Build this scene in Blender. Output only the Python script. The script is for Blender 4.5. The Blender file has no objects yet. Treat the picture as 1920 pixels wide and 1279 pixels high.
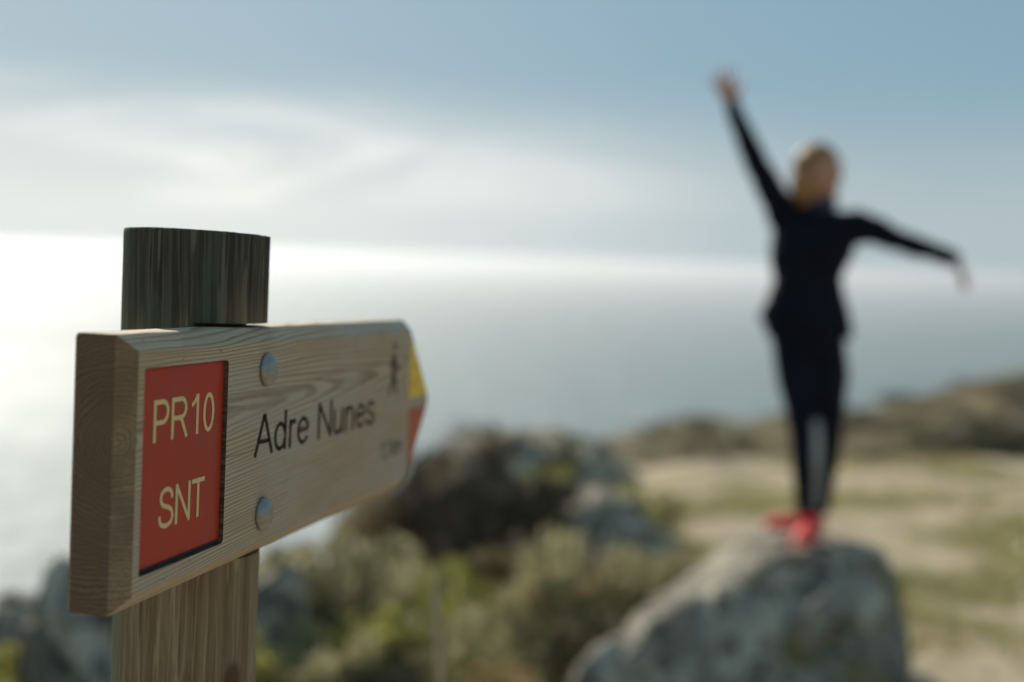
import bpy, bmesh, math, random
import numpy as np
from mathutils import Vector, Matrix, noise
random.seed(7); RNG = np.random.default_rng(11)
S = bpy.context.scene
COL = S.collection
rad = math.radians

# ------------------------------------------------------------------ camera
FPX = 2667.0                                    # focal length in pixels of the 1920 wide photograph (50 mm)
PITCH = math.atan(157.6 / FPX); ROLL = rad(1.77)
fw = Vector((0, math.cos(PITCH), -math.sin(PITCH))); up0 = Vector((0, math.sin(PITCH), math.cos(PITCH)))
Rv = math.cos(ROLL) * Vector((1, 0, 0)) + math.sin(ROLL) * up0
Uv = -math.sin(ROLL) * Vector((1, 0, 0)) + math.cos(ROLL) * up0
cam_d = bpy.data.cameras.new('camera'); cam = bpy.data.objects.new('camera', cam_d); COL.objects.link(cam)
cam.matrix_world = Matrix((Rv, Uv, -fw)).transposed().to_4x4()
cam_d.sensor_width = 36; cam_d.lens = 50.0; cam_d.clip_start = 0.02; cam_d.clip_end = 400000
cam_d.dof.use_dof = True; cam_d.dof.focus_distance = 1.09; cam_d.dof.aperture_fstop = 2.6
S.camera = cam

# ------------------------------------------------------------------ light
SUN_AZ = rad(27); SUN_EL = rad(32)              # azimuth measured from +Y towards -X
sun_dir = Vector((-math.sin(SUN_AZ) * math.cos(SUN_EL), math.cos(SUN_AZ) * math.cos(SUN_EL), math.sin(SUN_EL)))
sd = bpy.data.lights.new('sun', 'SUN'); sd.energy = 5.0; sd.angle = rad(0.53); sd.color = (1.0, 0.92, 0.79)
so = bpy.data.objects.new('sun', sd); COL.objects.link(so)
so.rotation_euler = sun_dir.to_track_quat('Z', 'Y').to_euler()
S.view_settings.view_transform = 'Standard'; S.view_settings.look = 'None'; S.view_settings.gamma = 1
S.view_settings.exposure = 0.14
S.view_settings.use_curve_mapping = False
S.render.engine = 'CYCLES'
S.cycles.use_denoising = True
S.cycles.max_bounces = 6; S.cycles.transparent_max_bounces = 6

W = bpy.data.worlds.new('World'); S.world = W; W.use_nodes = True
wn = W.node_tree; wn.nodes.clear(); L = wn.links.new
def N(t, **k):
    n = wn.nodes.new(t)
    for a, b in k.items(): setattr(n, a, b)
    return n
def wm(op, a, b=None, c=None, clamp=False):
    n = N('ShaderNodeMath', operation=op, use_clamp=clamp)
    for i, v in enumerate((a, b, c)):
        if v is None: continue
        if isinstance(v, (int, float)): n.inputs[i].default_value = v
        else: L(v, n.inputs[i])
    return n.outputs[0]
out = N('ShaderNodeOutputWorld'); bg = N('ShaderNodeBackground'); L(bg.outputs[0], out.inputs[0])
bg.inputs[1].default_value = 0.092
sky = N('ShaderNodeTexSky', sky_type='NISHITA', sun_disc=False, sun_elevation=SUN_EL, sun_rotation=-SUN_AZ)
sky.altitude = 150; sky.air_density = 1.0; sky.dust_density = 1.2; sky.ozone_density = 1.2
tc = N('ShaderNodeTexCoord'); sx = N('ShaderNodeSeparateXYZ'); L(tc.outputs['Generated'], sx.inputs[0])
def wmix(f, a, b):
    n = N('ShaderNodeMix', data_type='RGBA')
    for v, k in ((f, 0), (a, 6), (b, 7)):
        if isinstance(v, (int, float)): n.inputs[k].default_value = v
        elif isinstance(v, tuple): n.inputs[k].default_value = (*v, 1)
        else: L(v, n.inputs[k])
    return n.outputs[2]
def wramp(v, a, b, x=0.0, y=1.0):
    n = N('ShaderNodeMapRange', interpolation_type='SMOOTHSTEP'); L(v, n.inputs[0])
    for i, q in enumerate((a, b, x, y)): n.inputs[i + 1].default_value = q
    return n.outputs[0]
def wnoise(scale, loc, rot, detail=5, rough=.5, dist=.4):
    mp = N('ShaderNodeMapping'); mp.inputs['Rotation'].default_value = rot; mp.inputs['Scale'].default_value = scale; mp.inputs['Location'].default_value = loc
    L(tc.outputs['Generated'], mp.inputs[0]); nz = N('ShaderNodeTexNoise'); nz.inputs['Scale'].default_value = 1.0; nz.inputs['Detail'].default_value = detail
    nz.inputs['Roughness'].default_value = rough; nz.inputs['Distortion'].default_value = dist; L(mp.outputs[0], nz.inputs['Vector']); return nz.outputs[0]
el = sx.outputs['Z']
vd = N('ShaderNodeVectorMath', operation='DOT_PRODUCT'); L(tc.outputs['Generated'], vd.inputs[0]); vd.inputs[1].default_value = (-math.sin(SUN_AZ), math.cos(SUN_AZ), 0)
side = wramp(vd.outputs['Value'], 0.76, 0.985)                    # towards the sun
# thin even veil over the whole sky
base_c = wmix(0.86, sky.outputs[0], wmix(side, (2.15, 3.6, 4.55), (2.8, 4.1, 4.95)))
# pale haze low over the sea, all round the horizon
haze_c = wmix(side, (4.5, 5.35, 5.6), (8.0, 8.3, 8.1))
c1 = wmix(wramp(el, 0.135, 0.02, 0.0, 0.93), base_c, haze_c)
# streaked cirrus above the haze
st = wnoise((2.9, 2.9, 17), (0.1, 0.0, 0.55), (0, rad(-13), 0), 8, .62, 1.2); st2 = wnoise((5, 5, 40), (3.1, 1.0, 0.6), (0, rad(-4), 0), 4)
belt = wm('MULTIPLY', wramp(el, 0.012, 0.045), wramp(el, 0.125, 0.065))
amt = wm('MULTIPLY', wm('ADD', wramp(st, 0.42, 0.66), wm('MULTIPLY', wramp(st2, 0.45, 0.7), 0.35)), wm('MULTIPLY', belt, wm('MULTIPLY_ADD', side, 0.84, 0.08)), clamp=True)
cir = wmix(side, (6.0, 6.6, 6.7), (9.6, 9.6, 9.2))
L(wmix(amt, c1, cir), bg.inputs[0])

# ------------------------------------------------------------------ helpers
class Mat:
    """small node-material builder"""
    def __init__(s, name, rough=.8, spec=.3, metal=0):
        s.m = bpy.data.materials.new(name); s.m.use_nodes = True; s.t = s.m.node_tree; s.t.nodes.clear()
        s.out = s.n('ShaderNodeOutputMaterial'); s.p = s.n('ShaderNodeBsdfPrincipled'); s.l(s.p.outputs[0], s.out.inputs[0])
        s.p.inputs['Roughness'].default_value = rough; s.p.inputs['Specular IOR Level'].default_value = spec; s.p.inputs['Metallic'].default_value = metal
        s.tc = s.n('ShaderNodeTexCoord')
    def n(s, t, **k):
        n = s.t.nodes.new(t)
        for a, b in k.items(): setattr(n, a, b)
        return n
    def l(s, a, b): s.t.links.new(a, b)
    def put(s, v, sock):
        if isinstance(v, (int, float)): sock.default_value = v
        elif isinstance(v, tuple): sock.default_value = v if len(v) == 4 or sock.type == 'VECTOR' else (*v, 1)
        else: s.l(v, sock)
    def map(s, scale=(1, 1, 1), loc=(0, 0, 0), rot=(0, 0, 0), src='Object'):
        m = s.n('ShaderNodeMapping'); m.inputs['Scale'].default_value = scale; m.inputs['Location'].default_value = loc; m.inputs['Rotation'].default_value = rot
        s.l(s.tc.outputs[src] if isinstance(src, str) else src, m.inputs[0]); return m.outputs[0]
    def noise(s, vec, scale, detail=4, rough=.5, dist=0, col=False):
        n = s.n('ShaderNodeTexNoise'); s.l(vec, n.inputs['Vector']); n.inputs['Scale'].default_value = scale
        n.inputs['Detail'].default_value = detail; n.inputs['Roughness'].default_value = rough; n.inputs['Distortion'].default_value = dist
        return n.outputs[1 if col else 0]
    def math(s, op, a, b=0.0, c=0.0, clamp=False):
        n = s.n('ShaderNodeMath', operation=op, use_clamp=clamp)
        for i, v in enumerate((a, b, c)): s.put(v, n.inputs[i])
        return n.outputs[0]
    def ramp(s, v, a, b, x=0.0, y=1.0):
        n = s.n('ShaderNodeMapRange', interpolation_type='SMOOTHSTEP'); s.l(v, n.inputs[0])
        for i, q in enumerate((a, b, x, y)): n.inputs[i + 1].default_value = q
        return n.outputs[0]
    def mix(s, f, a, b, mode='MIX'):
        n = s.n('ShaderNodeMix', data_type='RGBA', blend_type=mode); s.put(f, n.inputs[0]); s.put(a, n.inputs[6]); s.put(b, n.inputs[7]); return n.outputs[2]
    def bump(s, h, strength=.5, dist=.001):
        b = s.n('ShaderNodeBump'); s.l(h, b.inputs['Height']); b.inputs['Strength'].default_value = strength; b.inputs['Distance'].default_value = dist
        s.l(b.outputs[0], s.p.inputs['Normal'])
    def color(s, v): s.put(v, s.p.inputs['Base Color'])

def link(name, me, mat=None, parent=None, label=None, cat=None, group=None, kind=None, smooth=True):
    o = bpy.data.objects.new(name, me); COL.objects.link(o)
    if mat:
        for m in (mat if isinstance(mat, (list, tuple)) else [mat]): me.materials.append(m)
    if parent: o.parent = parent
    tag(o, label, cat, group, kind)
    if smooth: me.shade_smooth()
    return o
def tag(o, label=None, cat=None, group=None, kind=None):
    for k, v in (('label', label), ('category', cat), ('group', group), ('kind', kind)):
        if v: o[k] = v
def empty(name, loc=(0, 0, 0), label=None, cat=None, group=None):
    o = bpy.data.objects.new(name, None); COL.objects.link(o); o.location = loc; o.empty_display_size = .1; tag(o, label, cat, group); return o
def mesh(name, v, f):
    me = bpy.data.meshes.new(name); me.from_pydata([tuple(p) for p in v], [], [tuple(q) for q in f]); me.update(); return me
def quads_mesh(name, V, mats=None):
    """V: (n,4,3) array of separate quads"""
    n = V.shape[0]; me = bpy.data.meshes.new(name); me.vertices.add(n * 4); me.vertices.foreach_set('co', V.reshape(-1).astype(np.float32))
    me.loops.add(n * 4); me.loops.foreach_set('vertex_index', np.arange(n * 4, dtype=np.int32))
    me.polygons.add(n); me.polygons.foreach_set('loop_start', np.arange(0, n * 4, 4, dtype=np.int32)); me.polygons.foreach_set('loop_total', np.full(n, 4, np.int32))
    if mats is not None: me.polygons.foreach_set('material_index', mats.astype(np.int32))
    me.update(calc_edges=True); return me
def bake(o):
    dg = bpy.context.evaluated_depsgraph_get(); dg.update()
    me = bpy.data.meshes.new_from_object(o.evaluated_get(dg), depsgraph=dg)
    old = o.data; o.modifiers.clear(); o.data = me; return o
def fbm(p, sc, octv=4):
    return noise.fractal(Vector(p) * sc, 1.0, 2.0, octv)

# ------------------------------------------------------------------ ground shape
def sstep(a, b, x):
    t = min(1, max(0, (x - a) / (b - a))); return t * t * (3 - 2 * t)
# the plateau's rim: seen from above, sea lies to the left of and beyond this line
RIM = [(-60, -40), (-9, -6), (-4.2, 4.5), (-2.9, 7.5), (-.9, 12), (.9, 17), (2.0, 22), (7, 24), (14, 25), (30, 24), (90, 10)]
def rim_dist(x, y):
    best = 1e9; sgn = 1
    for (ax, ay), (bx, by) in zip(RIM, RIM[1:]):
        dx, dy = bx - ax, by - ay; t = max(0, min(1, ((x - ax) * dx + (y - ay) * dy) / (dx * dx + dy * dy)))
        qx, qy = ax + t * dx, ay + t * dy; d2 = math.hypot(x - qx, y - qy)
        if d2 < best - 1e-9:
            best = d2; sgn = 1 if (dx * (y - ay) - dy * (x - ax)) < 0 else -1
    return best * sgn
def ground(x, y):
    e = rim_dist(x, y)
    p = -1.52 - 0.067 * max(y, -20) + .10 * fbm((x, y, 0), .35) + .035 * fbm((x, y, 5), 1.3)
    p -= .06 * sstep(2.2, -1.5, x) * sstep(2, 6, y) * sstep(30, 12, y)
    if e > 0: z = p - .25 * sstep(1.6, 0, e)
    else: z = p - .25 - .62 * (-e) ** 1.06 + min(1.5, -e * .15) * fbm((x, y, 1), .16)
    # hill beyond the plateau on the right
    rr = math.hypot(x, y); az = x / max(y, 1e-3) if y > 0 else 9
    if y > 20:
        h = max(-8.9 + 14.0 * az, -7.3 + 7.3 * az) + .5 * fbm((x, y, 3), .08) if az < .6 else -.5
        top = h * (y / 55.0 if y < 55 else 1.0)
        hill = h - 3.1 * (1 - sstep(27, 52, y)) * .9 - .30 * max(0, y - 56)
        hill -= 60 * max(0, .06 - az) 
        z = max(z, hill + .25 * fbm((x, y, 9), .3))
    return max(z, -125)

# ------------------------------------------------------------------ ground material
def ground_mat():
    m = Mat('ground_soil', .95, .1); v = m.map((1, 1, 1))
    n1 = m.noise(v, .55, 5, .6, .3); n2 = m.noise(v, 3.0, 6, .65); n3 = m.noise(v, 38, 4, .7)
    soil = m.mix(m.ramp(n2, .3, .7), (.30, .240, .160), (.42, .345, .240))
    soil = m.mix(m.ramp(n3, .55, .75, 0, .55), soil, (.55, .49, .39))
    grass = m.mix(m.ramp(n3, .3, .7), (.23, .21, .08), (.38, .34, .16))
    g = m.mix(m.ramp(n1, .53, .76, 0, .42), soil, grass)
    g = m.mix(m.ramp(n2, .60, .72, 0, .6), g, (.20, .16, .09))
    sp = m.n('ShaderNodeSeparateXYZ'); m.l(m.tc.outputs['Object'], sp.inputs[0])
    heath = m.mix(m.ramp(m.noise(v, .5, 6, .65), .35, .65), (.075, .062, .030), (.16, .125, .068))
    far = m.ramp(sp.outputs[1], 22.5, 26)
    g = m.mix(far, g, heath)
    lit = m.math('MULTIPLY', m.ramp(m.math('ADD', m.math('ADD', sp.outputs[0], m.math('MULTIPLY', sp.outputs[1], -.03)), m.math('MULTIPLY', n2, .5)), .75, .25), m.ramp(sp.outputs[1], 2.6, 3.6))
    g = m.mix(m.math('MULTIPLY', lit, .85), g, (.05, .038, .022))  # brown litter under shrubs, deepened to carry the shade between them
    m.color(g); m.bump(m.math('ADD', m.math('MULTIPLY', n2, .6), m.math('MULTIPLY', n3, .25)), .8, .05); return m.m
def build_ground():
    rs = np.concatenate([np.linspace(0, 3, 8)[1:], np.geomspace(3.1, 75, 190), np.geomspace(80, 420, 22)])
    fr = np.radians(np.linspace(-34, 34, 220)); rest = np.radians(np.linspace(34, 326, 90)[1:-1]); an = np.concatenate([fr, rest]); K = len(an)
    V = [(0, 0, ground(0, 0))]; F = []
    for r in rs:
        for a in an:
            x, y = r * math.sin(a), r * math.cos(a); V.append((x, y, ground(x, y)))
    for j in range(K): F.append((0, 1 + (j + 1) % K, 1 + j))
    for i in range(len(rs) - 1):
        for j in range(K):
            a = 1 + i * K + j; b = 1 + i * K + (j + 1) % K; F.append((a, b, b + K, a + K))
    me = mesh('ground', V, F); me.flip_normals()
    link('ground', me, ground_mat(), kind='structure')
build_ground()

# ------------------------------------------------------------------ sea
def build_sea():
    m = Mat('sea_water', .55, .5); m.p.inputs['IOR'].default_value = 1.33
    v = m.map((1, 1, 1)); big = m.noise(m.map((.0012, .004, 1)), 1.0, 4, .55, .6)
    m.color(m.mix(m.ramp(big, .35, .65), (.085, .15, .165), (.105, .17, .18)))
    m.put(m.ramp(big, .3, .7, .50, .62), m.p.inputs['Roughness'])
    w = m.math('ADD', m.math('ADD', m.noise(v, .05, 5, .6), m.math('MULTIPLY', m.noise(v, .018, 3, .5), 1.6)), m.math('MULTIPLY', m.noise(v, .35, 4, .6), .25))
    m.bump(w, .8, 6.0)
    R = 60000; rs = [0, 200, 600, 2000, 8000, 30000, R]; K = 64; V = [(0, 0, -118)]; F = []
    for r in rs[1:]:
        for j in range(K): V.append((r * math.cos(2 * math.pi * j / K), r * math.sin(2 * math.pi * j / K), -118))
    for j in range(K): F.append((0, 1 + j, 1 + (j + 1) % K))
    for i in range(len(rs) - 2):
        for j in range(K):
            a = 1 + i * K + j; b = 1 + i * K + (j + 1) % K; F.append((a, a + K, b + K, b))
    link('sea', mesh('sea', V, F), m.m, kind='structure')
build_sea()

# ------------------------------------------------------------------ sea haze
def build_haze():
    bm = bmesh.new(); bmesh.ops.create_cube(bm, size=1); h = 128 + 1.25
    for v in bm.verts: v.co = (v.co.x * 126000, v.co.y * 126000, -128 if v.co.z < 0 else 1.25)
    me = bpy.data.meshes.new('haze'); bm.to_mesh(me); bm.free()
    m = bpy.data.materials.new('sea_haze'); m.use_nodes = True; t = m.node_tree; t.nodes.clear()
    o = t.nodes.new('ShaderNodeOutputMaterial'); v = t.nodes.new('ShaderNodeVolumePrincipled'); t.links.new(v.outputs[0], o.inputs['Volume'])
    v.inputs['Color'].default_value = (.93, .96, 1.0, 1); v.inputs['Density'].default_value = 1.9e-4; v.inputs['Anisotropy'].default_value = .64
    link('haze', me, m, kind='stuff', smooth=False)
build_haze()

# ------------------------------------------------------------------ rocks
def rock_mat(warm=False):
    m = Mat('sunlit_rock' if warm else 'lichen_rock', .9, .2); v = m.map((1, 1, 1))
    a = m.noise(v, 2.2, 6, .62, .4); b = m.noise(v, 7, 6, .65); c = m.noise(m.map((1, 1, 1), (5, 2, 1)), 6.0, 5, .6, .8); d = m.noise(v, 45, 4, .7)
    g = m.mix(m.ramp(a, .35, .65), *(((.22, .175, .12), (.46, .375, .27)) if warm else ((.21, .18, .14), (.42, .37, .29))))
    g = m.mix(m.ramp(b, .50, .58, 0, .85), g, (.075, .07, .055))
    g = m.mix(m.ramp(c, .55, .60, 0, .9), g, (.56, .51, .40))
    g = m.mix(m.ramp(m.noise(m.map((1, 1, 1), (9, 3, 7)), 3.0, 5, .6), .60, .68, 0, .8), g, (.20, .155, .05))
    g = m.mix(m.ramp(d, .35, .7, .35, 0), g, (.06, .06, .055))
    m.color(g); m.bump(m.math('ADD', b, m.math('MULTIPLY', d, .3)), .7, .03); return m.m
ROCK = rock_mat(); ROCK_WARM = rock_mat(True)  # warm copy: sunlight on the outcrop is put into its rock colour
def rock_mesh(pts, seed, sub=5, rough=.05):
    bm = bmesh.new(); vs = [bm.verts.new(p) for p in pts]; r = bmesh.ops.convex_hull(bm, input=vs)
    bmesh.ops.delete(bm, geom=[v for v in bm.verts if not v.link_faces], context='VERTS'); bmesh.ops.recalc_face_normals(bm, faces=bm.faces)
    me = bpy.data.meshes.new('rock'); bm.to_mesh(me); bm.free(); o = bpy.data.objects.new('t', me); COL.objects.link(o)
    size = max((Vector(a) - Vector(b)).length for a in pts for b in pts)
    m = o.modifiers.new('r', 'REMESH'); m.mode = 'VOXEL'; m.voxel_size = size / (95 if sub > 5 else 55)
    q = o.modifiers.new('s', 'SMOOTH'); q.iterations = 2; q.factor = .6
    bake(o); me = o.data; bpy.data.objects.remove(o)
    off = Vector((seed * 3.1, seed * 1.7, seed * .9)); new = []
    for v in me.vertices:
        p = v.co + off
        w = noise.fractal(p * 1.3, 1, 2, 5) * rough * 1.5 + noise.fractal(p * 5, 1, 2, 4) * rough * .5
        w -= rough * 1.3 * max(0, 1 - abs(noise.noise(p * 1.9)) * 13); w += rough * .5 * round(noise.noise(p * 2.6) * 3) / 3
        new.append(v.co + v.normal * w)
    for v, c in zip(me.vertices, new): v.co = c
    me.update(); return me
def rock(name, pts, seed, label, group=None, sub=5, rough=.05, cat='rock', mat=None):
    pts = [Vector(p) for p in pts]; c = sum(pts, Vector()) / len(pts); c.z = min(p.z for p in pts)
    o = link(name, rock_mesh([p - c for p in pts], seed, sub, rough), mat or ROCK, label=label, cat=cat, group=group); o.location = c; return o
def blob_pts(cx, cy, w, d, ztop, h, seed, n=16):
    r = random.Random(seed); P = []
    for i in range(n):
        a = i / n * 2 * math.pi + r.uniform(-.2, .2); s = r.uniform(.75, 1.1)
        t = [0, .55, .9, .35][i % 4] + r.uniform(-.08, .08); k = 1 - .55 * max(0, t) ** 2
        P.append((cx + math.cos(a) * w * s * k, cy + math.sin(a) * d * s * k, ztop - h + h * t))
    P.append((cx + r.uniform(-.2, .2) * w, cy, ztop)); return P
rock('boulder', [(1.10, 6.35, -1.20), (1.42, 6.35, -1.19), (1.18, 5.95, -1.20), (1.50, 5.95, -1.185), (1.60, 6.1, -1.20), (1.68, 6.0, -1.29), (1.66, 5.82, -1.34), (1.72, 6.3, -1.34),
                 (1.72, 5.75, -1.75), (1.76, 5.8, -2.35), (.80, 5.95, -1.34), (.47, 5.65, -1.46), (.27, 5.38, -1.57), (.12, 5.1, -2.3), (1.80, 7.3, -1.58), (1.82, 7.2, -2.3), (1.3, 7.5, -1.5),
                 (1.6, 5.3, -2.35), (.9, 5.1, -2.3), (1.05, 5.72, -1.42), (.62, 5.5, -1.60), (1.5, 7.1, -2.3), (.4, 6.7, -2.3), (1.45, 5.7, -1.40)],
     1, 'large lichen covered grey boulder under the woman in red shoes', sub=6, rough=.035)
rock('outcrop', [(-.42, 12.2, -1.44), (-.16, 12.0, -1.36), (.08, 12.1, -1.42), (.42, 12.1, -1.60), (.80, 12.3, -1.72), (1.15, 12.4, -1.84), (1.5, 12.2, -2.6),
                 (-.9, 12.2, -2.0), (-1.3, 12.2, -2.9), (.3, 10.5, -1.80), (1.1, 10.3, -2.12), (1.35, 10.2, -2.6), (.1, 10.0, -2.6), (-.5, 11.2, -2.6), (1.1, 14, -2.6), (-.5, 14, -2.6), (.2, 11.6, -1.50)],
     2, 'grey rocky outcrop rising against the sea behind the dark bush', sub=6, rough=.085, mat=ROCK_WARM)
rock('boulder', [(.62, 9.2, -1.56), (.88, 9.2, -1.62), (.60, 9.6, -1.55), (1.25, 9.2, -1.98), (.66, 8.7, -1.95), (1.3, 8.9, -2.4), (.3, 8.8, -2.3), (.2, 9.5, -1.85), (.5, 10.3, -2.4), (1.3, 10, -2.4)],
     3, 'smaller blue grey boulder with its shaded face between the shrubs and the grass', rough=.05)
rock('boulder', blob_pts(.62, 9.9, .50, .6, -1.62, 1.0, 5), 5, 'tan grey boulder below the right shoulder of the outcrop', rough=.06, mat=ROCK_WARM)
rock('boulder', blob_pts(-1.55, 5.2, .36, .5, -1.13, .9, 8), 8, 'dark grey boulder at the lower left, left of the wooden post', rough=.05)
rock('boulder', blob_pts(-2.25, 6.6, .5, .5, -1.66, .8, 9), 9, 'grey boulder at the edge of the cliff beside the glittering sea', rough=.05)
rock('boulder', blob_pts(-1.25, 7.8, .35, .4, -1.62, .8, 10), 10, 'small pale boulder just right of the post behind the signboard', rough=.05)
rock('boulder', blob_pts(-1.02, 6.3, .20, .25, -1.42, .6, 12), 12, 'small dark boulder among low shrubs close right of the post', rough=.03)

# ------------------------------------------------------------------ leaves and shrubs
def leaf_mat(name, c1, c2, trans=.35, rough=.24):
    m = Mat(name, rough, .6); oi = m.n('ShaderNodeObjectInfo'); v = m.map((1, 1, 1))
    f = m.ramp(m.noise(v, 7, 4, .75), .40, .60); c = m.mix(f, c1, c2)
    hs = m.n('ShaderNodeHueSaturation'); m.l(c, hs.inputs['Color']); m.l(m.math('MULTIPLY_ADD', oi.outputs['Random'], .5, .75), hs.inputs['Value'])
    m.color(hs.outputs[0]); t = m.n('ShaderNodeBsdfTranslucent'); m.l(hs.outputs[0], t.inputs[0])
    x = m.n('ShaderNodeMixShader'); x.inputs[0].default_value = trans; m.l(m.p.outputs[0], x.inputs[1]); m.l(t.outputs[0], x.inputs[2]); m.l(x.outputs[0], m.out.inputs[0])
    return m.m
TWIG = Mat('twig_bark', .9, .1); TWIG.color((.16, .12, .08)); TWIG = TWIG.m
LEAF = {'heather': leaf_mat('heather_leaf', (.075, .058, .032), (.20, .155, .09), .2), 'olive': leaf_mat('olive_leaf', (.04, .045, .02), (.17, .17, .07), .15), 'sage': leaf_mat('sage_leaf', (.085, .078, .035), (.76, .69, .40), .34), 'green': leaf_mat('green_leaf', (.05, .06, .015), (.58, .56, .16), .36),  # dark and pale leaf tones also carry shaded gaps and sunlit tops
        'dark': leaf_mat('shaded_leaf', (.022, .020, .009), (.05, .042, .018), .08, .7), 'brown': leaf_mat('brown_heath', (.06, .042, .018), (.58, .42, .20), .30)}  # dark: shade of the hollow put into the leaf colour
def leaf_quads(P, D, size, rng):
    """leaf-shaped quads at P pointing along D"""
    n = len(P); a = rng.normal(size=(n, 3)); s = np.cross(D, a); s /= np.linalg.norm(s, axis=1)[:, None] + 1e-9
    l = size * rng.uniform(.6, 1.3, (n, 1)); w = l * rng.uniform(.22, .34, (n, 1))
    return np.stack([P, P + D * l * .5 + s * w, P + D * l, P + D * l * .5 - s * w], 1)
def shrub_meshes(seed, leaf=.022, n=7000, flat=.62, spiky=.0):
    rng = np.random.default_rng(seed); k = 15; ctr = rng.uniform(-1, 1, (k, 3)) * [.72, .72, .26] + [0, 0, .55]; rr = rng.uniform(.17, .32, k)
    ctr[:, 2] -= .22 * (ctr[:, 0] ** 2 + ctr[:, 1] ** 2)
    st = []; tips = []
    for i in range(90):                                    # twigs from the base up into each clump
        j = i % k; d = rng.normal(size=3); d /= np.linalg.norm(d); d[2] = abs(d[2]) * .8 + .1; e = ctr[j] + d * rr[j] * rng.uniform(.5, 1.0)
        b = rng.uniform(-.12, .12, 3) * [1, 1, 0]; m = (b + e) / 2 + rng.uniform(-.07, .07, 3); st.append((b, m, e)); tips.append((m, e))
    jj = rng.integers(0, k, n); d = rng.normal(size=(n, 3)); d /= np.linalg.norm(d, axis=1)[:, None]
    q = rng.uniform(.55, 1, (n, 1)) ** .5; lump = 1 + .18 * np.sin(d[:, :1] * 7 + seed) * np.cos(d[:, 1:2] * 6)
    P = ctr[jj] + d * rr[jj][:, None] * q * lump; P[:, 2] = np.abs(P[:, 2] * flat / .62)
    D = d + rng.normal(size=(n, 3)) * .6 + [0, 0, .5]; D /= np.linalg.norm(D, axis=1)[:, None]
    Q = leaf_quads(P, D, leaf, rng)
    if spiky:
        ns = int(n * .08); idx = rng.integers(0, n, ns); D2 = D[idx] + [0, 0, 1]; D2 /= np.linalg.norm(D2, axis=1)[:, None]
        Q = np.concatenate([Q, leaf_quads(P[idx], D2, leaf * spiky, rng)])
    lm = quads_mesh('foliage', Q); T = []
    for b, m, e in st:
        for p0, p1, r0, r1 in ((b, m, .008, .006), (m, e, .006, .003)):
            ax = p1 - p0; ax /= np.linalg.norm(ax); s = np.cross(ax, [.3, .9, .2]); s /= np.linalg.norm(s); t = np.cross(ax, s)
            c = [s, t, -s, -t]
            for h in range(4): T.append([p0 + c[h] * r0, p0 + c[(h + 1) % 4] * r0, p1 + c[(h + 1) % 4] * r1, p1 + c[h] * r1])
    return lm, quads_mesh('twigs', np.array(T))
SH = {}
for key, spec in dict(sage=[(21, .050, 9000, .6, 0), (22, .044, 10500, .55, 0), (23, .055, 8000, .65, 0)], green=[(31, .048, 9000, .55, 0), (32, .044, 10000, .6, 0)], heather=[(71, .036, 8000, .5, 0), (72, .034, 8000, .45, 0)], olive=[(61, .036, 8000, .6, 0), (62, .04, 7000, .6, 0)],
                      brown=[(41, .042, 9000, .55, 0), (42, .048, 8000, .5, 0)], dark=[(51, .026, 15000, .62, 0), (52, .03, 12000, .62, 2)]).items():
    SH[key] = []
    for sp in spec:
        lm, tm = shrub_meshes(*sp); lm.materials.append(LEAF[key]); tm.materials.append(TWIG); SH[key].append((lm, tm))
def shrub(name, key, x, y, w, h, label, group=None, cat='shrub', z=None, var=None, d=None):
    lm, tm = SH[key][(var if var is not None else random.randrange(99)) % len(SH[key])]
    o = empty(name, (x, y, (ground(x, y) if z is None else z) - .04), label, cat, group); o.rotation_euler.z = random.uniform(0, 6.28); o.scale = (w, d or w, h)
    link('foliage', lm, None, o, smooth=False); link('twigs', tm, None, o, smooth=False); return o

# hero shrubs
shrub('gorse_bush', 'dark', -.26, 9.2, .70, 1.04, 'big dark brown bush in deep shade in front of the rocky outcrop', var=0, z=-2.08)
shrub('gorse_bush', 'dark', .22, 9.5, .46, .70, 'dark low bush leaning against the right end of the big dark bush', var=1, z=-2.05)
shrub('gorse_bush', 'brown', -.62, 10.2, .50, 1.02, 'brown bush rising at the left shoulder of the outcrop behind the sign tip', var=0, z=-2.3)
shrub('gorse_bush', 'brown', -.86, 9.6, .45, .66, 'low brown bush between the sign tip and the big dark bush', var=1, z=-2.1)
shrub('heath_shrub', 'sage', -.78, 6.6, .42, .54, 'pale rounded shrub just below the sign tip', var=0, z=-1.80)
shrub('heath_shrub', 'green', -.52, 6.3, .36, .50, 'fresh green shrub beside the pale rounded shrub', var=0, z=-1.95)
shrub('heath_shrub', 'olive', .36, 6.2, .38, .56, 'dark green shrub at the left foot of the large boulder', var=1, z=-1.92)
for x, y, z, w, k, lb in [(.30, 11.0, -1.92, .22, 'green', 'green shrub growing on the outcrop just right of the dark hollow'), (.72, 10.9, -2.05, .26, 'brown', 'brown shrub growing low on the right side of the outcrop'), (-.05, 11.4, -1.72, .24, 'heather', 'dark brown shrub on top of the outcrop near its peak'), (.98, 10.3, -2.2, .24, 'sage', 'sage grey shrub at the right foot of the outcrop'), (.48, 11.5, -1.85, .22, 'olive', 'olive shrub on the sunny back of the outcrop right of its peak'), (.15, 10.6, -1.95, .26, 'dark', 'shade toned shrub filling the hollow in the face of the outcrop')]:
    shrub('outcrop_shrub', k, x, y, w, .42, lb, z=z)
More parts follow.
